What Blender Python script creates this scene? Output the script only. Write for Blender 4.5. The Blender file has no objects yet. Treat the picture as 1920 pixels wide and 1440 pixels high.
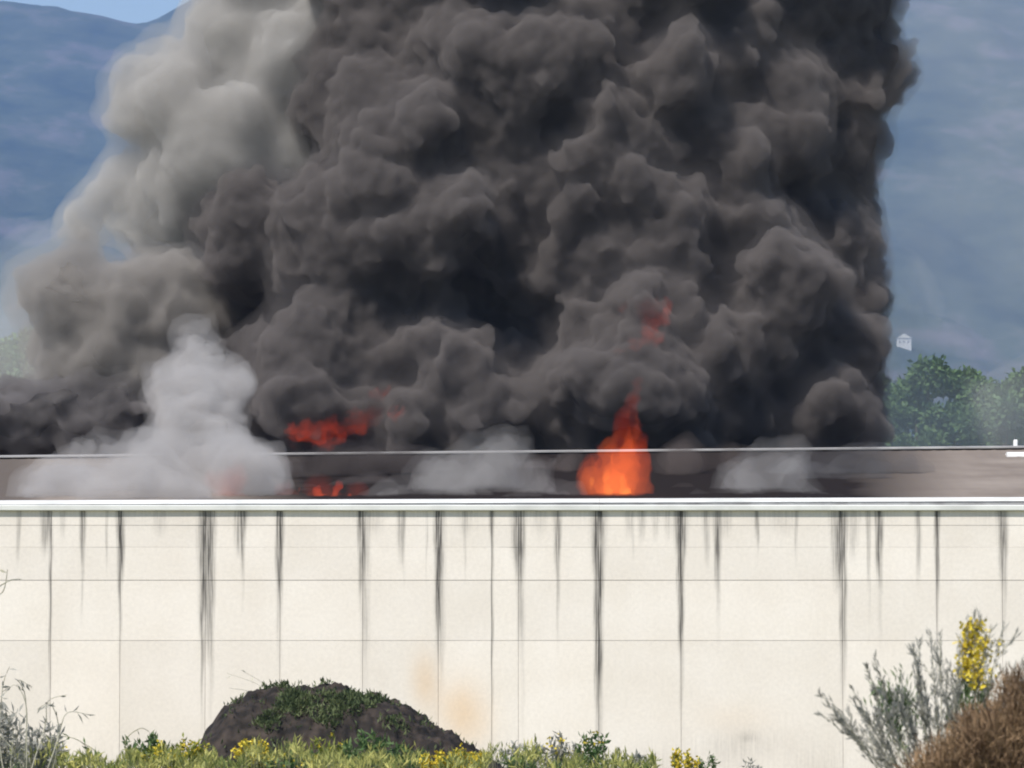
import bpy, bmesh, math, random
import numpy as np
from mathutils import Vector, Matrix, noise
from mathutils.bvhtree import BVHTree

R = math.radians
scene = bpy.context.scene
COL = scene.collection

# ------------------------------------------------------------------ camera
F = 9150.0            # focal length in pixels of the 1920 wide photograph
CAM_Z = 1.7
PITCH = math.atan((1340 - 720) / F)
cam_data = bpy.data.cameras.new('camera')
cam_data.sensor_width = 36.0
cam_data.lens = 36.0 * F / 1920.0
cam_data.clip_start = 1.0
cam_data.clip_end = 40000.0
cam = bpy.data.objects.new('camera', cam_data)
COL.objects.link(cam)
cam.location = (0, 0, CAM_Z)
cam.rotation_euler = (math.pi / 2 + PITCH, 0, 0)
scene.camera = cam
cam_data.dof.use_dof = True
cam_data.dof.focus_distance = 165.0
cam_data.dof.aperture_fstop = 4.0

# ------------------------------------------------------------------ light
SUN_EL, SUN_AZ = R(57), R(218)      # azimuth clockwise from +Y: behind the camera, to the left
world = bpy.data.worlds.new('World')
scene.world = world
world.use_nodes = True
wn = world.node_tree
wn.nodes.clear()
sky = wn.nodes.new('ShaderNodeTexSky')
sky.sky_type = 'NISHITA'
sky.sun_disc = False
sky.sun_elevation = SUN_EL
sky.sun_rotation = SUN_AZ
sky.air_density = 1.25
sky.dust_density = 0.3
sky.ozone_density = 1.0
bg = wn.nodes.new('ShaderNodeBackground')
bg.inputs['Strength'].default_value = 0.085
wo = wn.nodes.new('ShaderNodeOutputWorld')
wn.links.new(sky.outputs[0], bg.inputs[0])
wn.links.new(bg.outputs[0], wo.inputs[0])

sd = bpy.data.lights.new('sun', 'SUN')
sd.energy = 4.4
sd.angle = R(0.53)
sd.color = (1.0, 0.95, 0.87)
sun = bpy.data.objects.new('sun', sd)
COL.objects.link(sun)
SUN_DIR = Vector((math.sin(SUN_AZ) * math.cos(SUN_EL), math.cos(SUN_AZ) * math.cos(SUN_EL), math.sin(SUN_EL)))
sun.rotation_euler = (-SUN_DIR).to_track_quat('-Z', 'Y').to_euler()
sun.location = (-60, -40, 90)

vs = scene.view_settings
vs.view_transform = 'Standard'
vs.look = 'None'
vs.gamma = 1.0
vs.exposure = 0.5
vs.use_curve_mapping = False
cy = scene.cycles
cy.use_denoising = True
cy.max_bounces = 6
cy.volume_bounces = 2
cy.diffuse_bounces = 3
cy.transparent_max_bounces = 64
cy.filter_width = 2.0

# ------------------------------------------------------------------ helpers
def at(px, py, Y):
    """point at depth Y that the camera sees at pixel (px, py) of the 1920x1440 photograph"""
    a, b = (px - 960) / F, (720 - py) / F
    c, s = math.cos(PITCH), math.sin(PITCH)
    d = Vector((a, c - b * s, s + b * c))
    return Vector((0, 0, CAM_Z)) + d * (Y / d.y)

def ppm(Y):
    return F / Y      # pixels per metre at depth Y

def nd(nt, t, **kw):
    n = nt.nodes.new(t)
    for k, v in kw.items():
        setattr(n, k, v)
    return n

def new_mat(name):
    m = bpy.data.materials.new(name)
    m.use_nodes = True
    m.node_tree.nodes.clear()
    out = m.node_tree.nodes.new('ShaderNodeOutputMaterial')
    return m, m.node_tree, out

def surf_mat(name, c1, c2=None, scale=5.0, rough=0.85, detail=5.0, bump=0.0, lo=0.35, hi=0.65, metallic=0.0,
             translucent=0.0, coord='Object'):
    m, nt, out = new_mat(name)
    p = nd(nt, 'ShaderNodeBsdfPrincipled')
    p.inputs['Roughness'].default_value = rough
    p.inputs['Metallic'].default_value = metallic
    if 'Specular IOR Level' in p.inputs:
        p.inputs['Specular IOR Level'].default_value = 0.25
    c2 = c2 or c1
    tc = nd(nt, 'ShaderNodeTexCoord')
    nz = nd(nt, 'ShaderNodeTexNoise')
    nz.inputs['Scale'].default_value = scale
    nz.inputs['Detail'].default_value = detail
    nt.links.new(tc.outputs[coord], nz.inputs['Vector'])
    rp = nd(nt, 'ShaderNodeValToRGB')
    rp.color_ramp.elements[0].position = lo
    rp.color_ramp.elements[1].position = hi
    rp.color_ramp.elements[0].color = (*c1, 1)
    rp.color_ramp.elements[1].color = (*c2, 1)
    nt.links.new(nz.outputs['Fac'], rp.inputs[0])
    nt.links.new(rp.outputs[0], p.inputs['Base Color'])
    if bump:
        b = nd(nt, 'ShaderNodeBump')
        b.inputs['Strength'].default_value = bump
        b.inputs['Distance'].default_value = 0.05
        nt.links.new(nz.outputs['Fac'], b.inputs['Height'])
        nt.links.new(b.outputs[0], p.inputs['Normal'])
    if translucent:
        t = nd(nt, 'ShaderNodeBsdfTranslucent')
        nt.links.new(rp.outputs[0], t.inputs['Color'])
        mx = nd(nt, 'ShaderNodeMixShader')
        mx.inputs[0].default_value = translucent
        nt.links.new(p.outputs[0], mx.inputs[1])
        nt.links.new(t.outputs[0], mx.inputs[2])
        nt.links.new(mx.outputs[0], out.inputs['Surface'])
    else:
        nt.links.new(p.outputs[0], out.inputs['Surface'])
    return m

def mesh_np(name, verts, faces):
    """verts (n,3); faces (m,k) with one k, or a list of such arrays"""
    me = bpy.data.meshes.new(name)
    verts = np.asarray(verts, dtype=np.float32)
    arrs = faces if isinstance(faces, list) else [faces]
    arrs = [np.asarray(a, dtype=np.int32) for a in arrs if len(a)]
    loops = np.concatenate([a.ravel() for a in arrs])
    tot = np.concatenate([np.full(len(a), a.shape[1], dtype=np.int32) for a in arrs])
    start = np.concatenate([[0], np.cumsum(tot)[:-1]]).astype(np.int32)
    me.vertices.add(len(verts)); me.vertices.foreach_set('co', verts.ravel())
    me.loops.add(len(loops)); me.loops.foreach_set('vertex_index', loops)
    me.polygons.add(len(tot)); me.polygons.foreach_set('loop_start', start)
    me.update(calc_edges=True)
    return me

def link(name, me, mat=None, parent=None, smooth=False):
    o = bpy.data.objects.new(name, me)
    COL.objects.link(o)
    if mat is not None:
        me.materials.clear() if len(me.materials) and me.materials[0] is not mat else None
        if not len(me.materials):
            me.materials.append(mat)
    if smooth:
        me.polygons.foreach_set('use_smooth', np.ones(len(me.polygons), dtype=bool))
    if parent is not None:
        o.parent = parent
    return o

def tag(o, label=None, category=None, group=None, kind=None):
    if label: o['label'] = label
    if category: o['category'] = category
    if group: o['group'] = group
    if kind: o['kind'] = kind
    return o

def empty(name, loc=(0, 0, 0)):
    o = bpy.data.objects.new(name, None)
    COL.objects.link(o)
    o.location = loc
    o.empty_display_size = 0.3
    return o

BOXF = [(0, 1, 3, 2), (4, 6, 7, 5), (0, 4, 5, 1), (2, 3, 7, 6), (0, 2, 6, 4), (1, 5, 7, 3)]
def box_mesh(name, x0, x1, y0, y1, z0, z1, bevel=0.0):
    bm = bmesh.new()
    vs_ = [bm.verts.new((x, y, z)) for x in (x0, x1) for y in (y0, y1) for z in (z0, z1)]
    for f in BOXF:
        bm.faces.new([vs_[i] for i in f])
    bmesh.ops.recalc_face_normals(bm, faces=bm.faces)
    if bevel:
        bmesh.ops.bevel(bm, geom=bm.edges[:], offset=bevel, segments=2, affect='EDGES')
    me = bpy.data.meshes.new(name)
    bm.to_mesh(me); bm.free()
    return me

def prism_mesh(name, prof, x0, x1, z_rise=0.0):
    """closed profile [(y,z)...] swept along x; z_rise lifts the x1 end"""
    n = len(prof)
    v = [(x0, y, z) for y, z in prof] + [(x1, y, z + z_rise) for y, z in prof]
    q = [(i, (i + 1) % n, n + (i + 1) % n, n + i) for i in range(n)]
    bm = bmesh.new()
    bv = [bm.verts.new(c) for c in v]
    for f in q: bm.faces.new([bv[i] for i in f])
    bm.faces.new(bv[:n]); bm.faces.new(bv[n:])
    bmesh.ops.recalc_face_normals(bm, faces=bm.faces)
    me = bpy.data.meshes.new(name)
    bm.to_mesh(me); bm.free()
    return me

class Tubes:
    """collects tapered tubes along polylines"""
    def __init__(self): self.v, self.f, self.n = [], [], 0
    def add(self, pts, r0, r1, sides=5):
        pts = [Vector(p) for p in pts]
        m = len(pts)
        for i, p in enumerate(pts):
            t = (pts[min(i + 1, m - 1)] - pts[max(i - 1, 0)]).normalized()
            u = t.orthogonal().normalized(); w = t.cross(u)
            r = r0 + (r1 - r0) * i / (m - 1)
            for k in range(sides):
                a = 2 * math.pi * k / sides
                self.v.append(p + (u * math.cos(a) + w * math.sin(a)) * r)
        for i in range(m - 1):
            for k in range(sides):
                a = self.n + i * sides + k; b = self.n + i * sides + (k + 1) % sides
                self.f.append((a, b, b + sides, a + sides))
        self.n += m * sides
    def mesh(self, name): return mesh_np(name, [tuple(v) for v in self.v], np.array(self.f))

def leaf_quads(pos, dirs, length, width, rng):
    """diamond shaped, slightly folded leaves at pos along dirs -> (verts, quads)"""
    n = len(pos)
    d = dirs / np.linalg.norm(dirs, axis=1, keepdims=True)
    rnd = rng.normal(size=(n, 3))
    side = np.cross(d, rnd); side /= np.linalg.norm(side, axis=1, keepdims=True) + 1e-9
    nor = np.cross(side, d)
    L = np.broadcast_to(np.asarray(length), (n,))[:, None]; W = np.broadcast_to(np.asarray(width), (n,))[:, None]
    v = np.stack([pos, pos + d * L * .5 + side * W * .5 + nor * W * .15, pos + d * L + nor * -L * .1,
                  pos + d * L * .5 - side * W * .5 + nor * W * .15], axis=1).reshape(-1, 3)
    f = np.arange(4 * n).reshape(n, 4)
    return v, f

# ------------------------------------------------------------------ materials
def wall_material():
    m, nt, out = new_mat('painted_concrete')
    p = nd(nt, 'ShaderNodeBsdfPrincipled'); p.inputs['Roughness'].default_value = 0.9
    p.inputs['Specular IOR Level'].default_value = 0.15
    tc = nd(nt, 'ShaderNodeTexCoord')
    n1 = nd(nt, 'ShaderNodeTexNoise'); n1.inputs['Scale'].default_value = 0.55; n1.inputs['Detail'].default_value = 6
    nt.links.new(tc.outputs['Object'], n1.inputs['Vector'])
    r1 = nd(nt, 'ShaderNodeValToRGB')
    r1.color_ramp.elements[0].color = (0.77, 0.705, 0.645, 1); r1.color_ramp.elements[0].position = 0.3
    r1.color_ramp.elements[1].color = (0.83, 0.77, 0.72, 1); r1.color_ramp.elements[1].position = 0.7
    nt.links.new(n1.outputs['Fac'], r1.inputs[0])
    # fine mottling
    n2 = nd(nt, 'ShaderNodeTexNoise'); n2.inputs['Scale'].default_value = 9; n2.inputs['Detail'].default_value = 4
    nt.links.new(tc.outputs['Object'], n2.inputs['Vector'])
    # streaks: noise stretched along z breaks the stain up
    mp = nd(nt, 'ShaderNodeMapping'); mp.inputs['Scale'].default_value = (20, 20, 0.8)
    nt.links.new(tc.outputs['Object'], mp.inputs['Vector'])
    n3 = nd(nt, 'ShaderNodeTexNoise'); n3.inputs['Scale'].default_value = 1.0; n3.inputs['Detail'].default_value = 4
    nt.links.new(mp.outputs[0], n3.inputs['Vector'])
    at_s = nd(nt, 'ShaderNodeAttribute', attribute_name='stain')
    at_r = nd(nt, 'ShaderNodeAttribute', attribute_name='rust')
    mr = nd(nt, 'ShaderNodeMapRange'); mr.inputs['From Min'].default_value = 0.3; mr.inputs['From Max'].default_value = 0.7
    mr.inputs['To Min'].default_value = 0.35; mr.inputs['To Max'].default_value = 1.45
    nt.links.new(n3.outputs['Fac'], mr.inputs['Value'])
    mu = nd(nt, 'ShaderNodeMath', operation='MULTIPLY', use_clamp=True)
    nt.links.new(at_s.outputs['Fac'], mu.inputs[0]); nt.links.new(mr.outputs[0], mu.inputs[1])
    mx = nd(nt, 'ShaderNodeMix', data_type='RGBA')
    nt.links.new(mu.outputs[0], mx.inputs[0]); nt.links.new(r1.outputs[0], mx.inputs[6])
    mx.inputs[7].default_value = (0.105, 0.097, 0.09, 1)
    mu2 = nd(nt, 'ShaderNodeMath', operation='MULTIPLY', use_clamp=True)
    nt.links.new(at_r.outputs['Fac'], mu2.inputs[0]); nt.links.new(n1.outputs['Fac'], mu2.inputs[1])
    mx2 = nd(nt, 'ShaderNodeMix', data_type='RGBA')
    nt.links.new(mu2.outputs[0], mx2.inputs[0]); nt.links.new(mx.outputs[2], mx2.inputs[6])
    mx2.inputs[7].default_value = (0.70, 0.46, 0.24, 1)
    hv = nd(nt, 'ShaderNodeMix', data_type='RGBA', blend_type='MULTIPLY')
    rr = nd(nt, 'ShaderNodeMapRange'); rr.inputs['To Min'].default_value = 0.88; rr.inputs['To Max'].default_value = 1.08
    nt.links.new(n2.outputs['Fac'], rr.inputs['Value'])
    hv.inputs[0].default_value = 1.0
    at_t = nd(nt, 'ShaderNodeAttribute', attribute_name='tone')
    hv2 = nd(nt, 'ShaderNodeMix', data_type='RGBA', blend_type='MULTIPLY'); hv2.inputs[0].default_value = 1.0
    nt.links.new(mx2.outputs[2], hv2.inputs[6]); nt.links.new(at_t.outputs['Fac'], hv2.inputs[7])
    nt.links.new(hv2.outputs[2], hv.inputs[6]); nt.links.new(rr.outputs[0], hv.inputs[7])
    nt.links.new(hv.outputs[2], p.inputs['Base Color'])
    b = nd(nt, 'ShaderNodeBump'); b.inputs['Strength'].default_value = 0.25; b.inputs['Distance'].default_value = 0.01
    nt.links.new(n2.outputs['Fac'], b.inputs['Height']); nt.links.new(b.outputs[0], p.inputs['Normal'])
    nt.links.new(p.outputs[0], out.inputs['Surface'])
    return m

def volume_mat(name, color, density, aniso=0.0):
    m, nt, out = new_mat(name)
    v = nd(nt, 'ShaderNodeVolumePrincipled')
    v.inputs['Color'].default_value = (*color, 1)
    v.inputs['Density'].default_value = density
    v.inputs['Density Attribute'].default_value = ''
    v.inputs['Anisotropy'].default_value = aniso
    nt.links.new(v.outputs[0], out.inputs['Volume'])
    return m

M_WALL = wall_material()
M_JOINT = surf_mat('joint_backing', (0.34, 0.32, 0.30), (0.44, 0.42, 0.40), 4)
M_METAL = surf_mat('white_sheet_metal', (0.72, 0.72, 0.72), (0.88, 0.88, 0.88), 0.9, rough=0.5, lo=0.3, hi=0.55)
M_RIDGE = surf_mat('grey_ridge_metal', (0.30, 0.29, 0.29), (0.42, 0.41, 0.41), 0.9, rough=0.6)
M_DARKMETAL = surf_mat('dark_vent_metal', (0.10, 0.10, 0.12), (0.2, 0.2, 0.22), 6)
M_HOUSE = surf_mat('house_plaster', (0.78, 0.75, 0.70), (0.82, 0.80, 0.76), 0.3)
M_HOUSEROOF = surf_mat('house_roof_tiles', (0.30, 0.16, 0.11), (0.36, 0.2, 0.14), 0.3)
M_BARK = surf_mat('bark', (0.07, 0.055, 0.04), (0.14, 0.115, 0.09), 3, bump=0.4)
M_LEAF = surf_mat('tree_leaves', (0.09, 0.16, 0.06), (0.145, 0.235, 0.09), 0.35, rough=0.6, translucent=0.25)
M_GROUND = surf_mat('dry_grass_ground', (0.10, 0.12, 0.04), (0.20, 0.18, 0.10), 0.05)
M_SOIL = surf_mat('dark_soil', (0.010, 0.008, 0.0065), (0.055, 0.041, 0.033), 2.6, bump=0.8, lo=0.38, hi=0.72, detail=8)
M_GREEN = surf_mat('weed_green', (0.07, 0.13, 0.04), (0.15, 0.22, 0.085), 1.5, rough=0.6, translucent=0.3)
M_OLIVE = surf_mat('weed_yellow_green', (0.17, 0.20, 0.03), (0.32, 0.33, 0.07), 1.5, rough=0.6, translucent=0.3)
M_GREY = surf_mat('weed_grey_green', (0.26, 0.26, 0.23), (0.44, 0.43, 0.40), 2.0, rough=0.7, translucent=0.3)
M_PALE = surf_mat('pale_dry_stem', (0.30, 0.29, 0.22), (0.45, 0.43, 0.35), 2.0)
M_STEM = surf_mat('weed_stem', (0.16, 0.16, 0.09), (0.26, 0.25, 0.15), 2.0)
M_YELLOW = surf_mat('yellow_petals', (0.62, 0.46, 0.03), (0.75, 0.62, 0.08), 5.0, rough=0.6, translucent=0.2)
M_BROWN = surf_mat('dry_brown_twigs', (0.10, 0.06, 0.035), (0.33, 0.22, 0.13), 2.2, lo=0.3, hi=0.7)

# ------------------------------------------------------------------ ground and mountain
ground = link('ground', box_mesh('ground', -6000, 6000, -300, 11500, -0.5, 0.0), M_GROUND)
tag(ground, kind='structure')

def mountain_z(x, y):
    t = (y - 3600.0) / 5700.0
    if t <= 0: return -5.0
    # crest height against x (frame spans about +-1000 m at the crest)
    px = 960 + x / 9300.0 * F
    knots = [(-4000, 924), (-1500, 1174), (-300, 1359), (0, 1369), (95, 1367), (150, 1356), (200, 1340), (245, 1327), (280, 1326), (340, 1362), (460, 1419), (700, 1524), (1200, 1664), (1900, 1784), (3000, 1624), (5000, 1324)]
    h = knots[-1][1]
    if px <= knots[0][0]: h = knots[0][1]
    else:
        for (a, ha), (b, hb) in zip(knots, knots[1:]):
            if a <= px <= b:
                u = (px - a) / (b - a)
                h = ha + (hb - ha) * u
                break
    s = min(t, 1.0)
    z = h * (0.28 * s + 0.72 * s ** 1.7) if t <= 1 else h - (t - 1) * 1500
    amp = 160 * min(1, t * 3) * max(0.0, 1 - max(0.0, s - 0.55) / 0.45)
    z += amp * (noise.fractal(Vector((x / 900, y / 1500, 3.3)), 0.9, 2.1, 6))
    z += 10 * min(1, t * 3) * noise.fractal(Vector((x / 130, y / 130, 1.3)), 0.9, 2.1, 4)
    return z

def build_mountain():
    xs = np.concatenate([np.linspace(-5500, -1600, 40), np.linspace(-1560, 1560, 150), np.linspace(1600, 5500, 40)])
    ys = np.linspace(3500, 10400, 140)
    v = [(x, y, mountain_z(x, y)) for y in ys for x in xs]
    nx, ny = len(xs), len(ys)
    i = np.arange(nx * ny).reshape(ny, nx)
    f = np.stack([i[:-1, :-1], i[:-1, 1:], i[1:, 1:], i[1:, :-1]], -1).reshape(-1, 4)
    m, nt, out = new_mat('forest_and_rock')
    p = nd(nt, 'ShaderNodeBsdfPrincipled'); p.inputs['Roughness'].default_value = 1.0
    p.inputs['Specular IOR Level'].default_value = 0.0
    tc = nd(nt, 'ShaderNodeTexCoord')
    mp = nd(nt, 'ShaderNodeMapping'); mp.inputs['Scale'].default_value = (1 / 170, 1 / 600, 1 / 100)
    nt.links.new(tc.outputs['Object'], mp.inputs['Vector'])
    n1 = nd(nt, 'ShaderNodeTexNoise'); n1.inputs['Scale'].default_value = 1.0; n1.inputs['Detail'].default_value = 7; n1.inputs['Roughness'].default_value = 0.62
    nt.links.new(mp.outputs[0], n1.inputs['Vector'])
    r = nd(nt, 'ShaderNodeValToRGB')
    e = r.color_ramp.elements
    e[0].position = 0.38; e[0].color = (0.03, 0.045, 0.028, 1)
    e[1].position = 0.66; e[1].color = (0.125, 0.115, 0.105, 1)
    k = e.new(0.53); k.color = (0.06, 0.075, 0.045, 1)
    nt.links.new(n1.outputs['Fac'], r.inputs[0])
    nt.links.new(r.outputs[0], p.inputs['Base Color'])
    nt.links.new(p.outputs[0], out.inputs['Surface'])
    o = link('mountain', mesh_np('mountain', v, f), m, smooth=True)
    tag(o, kind='structure')
build_mountain()

def build_house():
    # white house on the lower mountain slope, above the trees on the right
    y = 4300.0
    for k in range(400):
        p = at(1697, 652, y)
        if mountain_z(p.x, y) >= p.z: break
        y += 10
    p = at(1697, 652, y)
    r = empty('house', p); tag(r, 'small far white house on the mountain slope above the trees', 'house')
    s = y / F            # metres in one photo pixel
    r.location.z += 6 * s
    link('wall', box_mesh('wall', -15 * s, 12 * s, 0, 16 * s, -24 * s, 12 * s, 0.2), M_HOUSE, r)
    bm = bmesh.new()      # low gable facing the camera
    pr = [(-16.5, 12), (-1.5, 21), (13.5, 12)]
    a_ = [bm.verts.new((x * s, -1 * s, z * s)) for x, z in pr]; b_ = [bm.verts.new((x * s, 17 * s, z * s)) for x, z in pr]
    bm.faces.new(a_); bm.faces.new(b_)
    for i in range(3): bm.faces.new((a_[i], a_[(i + 1) % 3], b_[(i + 1) % 3], b_[i]))
    bmesh.ops.recalc_face_normals(bm, faces=bm.faces)
    me = bpy.data.meshes.new('roof'); bm.to_mesh(me); bm.free()
    link('roof', me, M_HOUSE, r)
    for k in range(3):
        x = (-11 + k * 8) * s
        link('window', box_mesh('window', x, x + 2.2 * s, -0.12 * s, 0.5 * s, 3 * s, 7 * s), M_DARKMETAL, r)
build_house()

# ------------------------------------------------------------------ the warehouse
Y_WALL = 150.0
def wx(px): return at(px, 1200, Y_WALL).x
def wz(py): return at(960, py, Y_WALL).z

rng = np.random.default_rng(7)
JOINTS = [95, 225, 385, 525, 680, 822, 922, 972, 1122, 1277, 1580, 1757, 1880]
cols_px = list(JOINTS)
while cols_px[0] > -900: cols_px.insert(0, cols_px[0] - 150)
while cols_px[-1] < 2850: cols_px.append(cols_px[-1] + 150)
ROWS = [1452, 1201, 1088, 1026, 985, 958]
# run-off stains: x, half width, end y, strength (photo pixels)
STAINS = [(85, 8, 1040, .62), (95, 2.5, 1340, .55), (118, 5, 1015, .25), (155, 5, 1055, .6), (155, 2.5, 1170, .35), (200, 2, 1075, .35),
          (226, 6, 1110, .8), (226, 3, 1260, .4), (300, 11, 1010, .2), (387, 12, 1230, .72), (380, 3, 1350, .7), (397, 5, 1350, .35), (450, 9, 1045, .5), (455, 4, 1085, .5),
          (456, 2, 1150, .25), (524, 6, 1130, .75), (524, 5, 1270, .3), (678, 6, 1110, .75), (684, 8, 1300, .3), (702, 15, 1010, .18), (752, 6, 1060, .5), (757, 2, 1100, .35),
          (800, 1.6, 1090, .3), (822, 6, 1230, .85), (827, 7, 1320, .28), (873, 9, 1010, .22), (872, 2, 1086, .35), (922, 4, 1015, .55), (923, 2, 1420, .5), (972, 10, 1090, .6),
          (975, 6, 1215, .45), (980, 4, 1420, .15), (1012, 12, 1010, .16), (1045, 6, 1075, .5), (1046, 3, 1210, .4), (1122, 7, 1420, .85), (1122, 13, 1090, .35), (1178, 6, 1015, .25),
          (1187, 2, 1050, .25), (1203, 6, 1020, .3), (1230, 5, 1015, .25), (1252, 6, 1020, .22), (1276, 11, 1050, .55), (1276, 6, 1210, .8), (1277, 4, 1370, .5), (1325, 5, 1065, .4), (1345, 6, 1100, .6), (1346, 4, 1215, .28),
          (1361, 10, 1010, .25), (1420, 4, 1022, .5), (1421, 2, 1050, .25), (1493, 2.5, 1055, .35), (1470, 20, 1005, .16), (1572, 11, 1110, .6), (1580, 6, 1310, .65), (1600, 9, 1060, .3),
          (1628, 3, 1095, .5), (1630, 2, 1190, .2), (1648, 6, 1098, .75), (1650, 4, 1215, .22), (1722, 4.5, 1095, .5), (1757, 4, 1110, .8), (1757, 3, 1215, .4), (1880, 8, 1095, .55), (1882, 5, 1190, .35)]
for c in cols_px:
    if c < 60 or c > 1920:
        STAINS.append((c, rng.uniform(4, 10), rng.uniform(1040, 1300), rng.uniform(.4, .8)))
        STAINS.append((c + rng.uniform(30, 110), rng.uniform(3, 9), rng.uniform(1000, 1110), rng.uniform(.2, .6)))
STAINS = [(x, w * 1.65, ye + (ye - 955) * .08, min(.97, s * 1.05)) for x, w, ye, s in STAINS]

def stain_at(PX, PY):
    s = np.zeros_like(PX)
    for x, w, ye, a in STAINS:
        t = np.clip((PY - 955) / (ye - 955), 0, None)
        ww = w * (1.15 - 0.5 * np.clip(t, 0, 1))
        lat = np.clip(1.15 - np.abs(PX - x - 0.8 * np.sin(PY * 0.05 + x)) / ww, 0, 1)
        ver = np.clip((1 - t) * 2.2, 0, 1)
        s = 1 - (1 - s) * (1 - a * lat * lat * (3 - 2 * lat) * ver)
    # general grime just under the gutter and near the ground
    top = np.clip(1 - (PY - 955) / 45, 0, 1) * (0.10 + 0.10 * np.sin(PX * 0.045) * np.sin(PX * 0.0131 + 2))
    s = 1 - (1 - s) * (1 - np.clip(top, 0, 1))
    s = 1 - (1 - s) * (1 - np.clip((PY - 1330) / 110, 0, 1) ** 2 * (.10 + .08 * np.sin(PX * .031 + 1) * np.sin(PX * .0117)))
    low = np.exp(-((PX - 1385) / 85) ** 2 - ((PY - 1395) / 32) ** 2) * 0.16
    sp = np.exp(-((PX - 1402) / 14) ** 2 - ((PY - 1381) / 5) ** 2) * 0.55
    s = 1 - (1 - s) * (1 - low) * (1 - sp)
    return s

def rust_at(PX, PY):
    r = 1.1 * np.exp(-((PX - 868) / 48) ** 2 - ((PY - 1345) / 62) ** 2)
    r += 0.85 * np.exp(-((PX - 797) / 26) ** 2 - ((PY - 1275) / 50) ** 2)
    r += 0.22 * np.exp(-((PX - 1380) / 70) ** 2 - ((PY - 1345) / 28) ** 2)
    r += 0.10 * np.clip((PY - 1150) / 200, 0, 1) * np.clip((700 - PX) / 500, 0, 1)
    return r

warehouse = empty('warehouse', (0, Y_WALL, 0))
tag(warehouse, 'long white concrete panel warehouse with streaked wall and burning low pitched roof', 'warehouse')
X0, X1 = wx(cols_px[0]), wx(cols_px[-1])
Z_TOP = wz(957)
wall = link('wall', box_mesh('wall', X0 - 0.2, X1 + 0.2, 0.10, 0.35, 0, Z_TOP + 0.12), M_JOINT, warehouse)

def panel(x0, x1, z0, z1, tilt):
    nx = max(4, int((x1 - x0) / 0.036)); nz = max(3, int((z1 - z0) / 0.15))
    ch = 0.006
    gx = np.concatenate([[x0], np.linspace(x0 + ch, x1 - ch, nx), [x1]])
    gz = np.concatenate([[z0], np.linspace(z0 + .001, z1 - .001, nz), [z1]])
    nx += 2; nz += 2
    X, Z = np.meshgrid(gx, gz)
    Yd = np.zeros_like(X) + tilt * (X - x0) / (x1 - x0)
    Yd[0, :] += .001; Yd[-1, :] += .001; Yd[:, 0] += ch; Yd[:, -1] += ch
    v = np.stack([X, Yd, Z], -1).reshape(-1, 3)
    i = np.arange(nx * nz).reshape(nz, nx)
    f = np.stack([i[:-1, :-1], i[:-1, 1:], i[1:, 1:], i[1:, :-1]], -1).reshape(-1, 4)
    ring = np.concatenate([i[0, :], i[1:, -1], i[-1, -2::-1], i[-2:0:-1, 0]])
    back = v[ring].copy(); back[:, 1] = 0.098
    b = np.arange(len(ring)) + len(v)
    side = np.stack([ring, b, np.roll(b, -1), np.roll(ring, -1)], -1)
    me = mesh_np('panel', np.concatenate([v, back]), [f, side])
    me.polygons.foreach_set('use_smooth', np.zeros(len(me.polygons), dtype=bool))
    PX = 960 + v[:, 0] * F / Y_WALL
    PY = 1340 - (v[:, 2] - CAM_Z) * F / Y_WALL
    st = np.concatenate([stain_at(PX, PY), np.zeros(len(ring)) + 0.4])
    ru = np.concatenate([rust_at(PX, PY), np.zeros(len(ring))])
    for nm, arr in (('stain', st), ('rust', ru), ('tone', np.full(len(st), rng.uniform(.955, 1.03)))):
        a = me.attributes.new(nm, 'FLOAT', 'POINT'); a.data.foreach_set('value', arr.astype(np.float32))
    return me

for ci in range(len(cols_px) - 1):
    a, b = cols_px[ci], cols_px[ci + 1]
    for ri in range(len(ROWS) - 1):
        gap_v = 0.004
        gap_h = (0.0, 0.011, 0.016, 0.004, 0.011, 0.0)
        z0, z1 = (0.02 if ri == 0 else wz(ROWS[ri])) + gap_h[ri] / 2, wz(ROWS[ri + 1]) - gap_h[ri + 1] / 2
        link('panel', panel(wx(a) + gap_v, wx(b) - gap_v, z0, z1, rng.uniform(-0.006, 0.006)), M_WALL, wall)

# gutter and eaves flashing, in lengths
def gutter_rise(px): return 0.0
glen = [-900, -560, -200, 225, 640, 1124, 1560, 1990, 2400, 2850]
for a, b in zip(glen, glen[1:]):
    xa, xb = wx(a) + .004, wx(b) - .004
    zb, zt = wz(957.5), wz(947.5)
    prof = [(-0.11, zb + .02), (-0.09, zb), (0.09, zb), (0.09, zt), (0.075, zt), (0.075, zb + .03), (-0.085, zb + .03), (-0.095, zt), (-0.125, zt + .006), (-0.13, zt - .02)]
    link('gutter', prism_mesh('gutter', prof, xa, xb), M_METAL, warehouse)
    za, zc = wz(942.5), wz(936.0)
    rise0, rise1 = (a - 960) / 1920 * 0.10, (b - 960) / 1920 * 0.10
    prof = [(0.10, za + rise0), (0.16, za + rise0), (0.42, zc + rise0 + .03), (0.10, zc + rise0)]
    link('eaves_flashing', prism_mesh('eaves_flashing', prof, xa, xb, rise1 - rise0), M_METAL, warehouse)
# dark gap board between gutter and flashing
link('fascia', box_mesh('fascia', X0, X1, 0.12, 0.30, Z_TOP + 0.125, wz(941)), surf_mat('grey_fascia', (.22, .21, .21), (.4, .4, .4), 1.2), warehouse)

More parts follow.
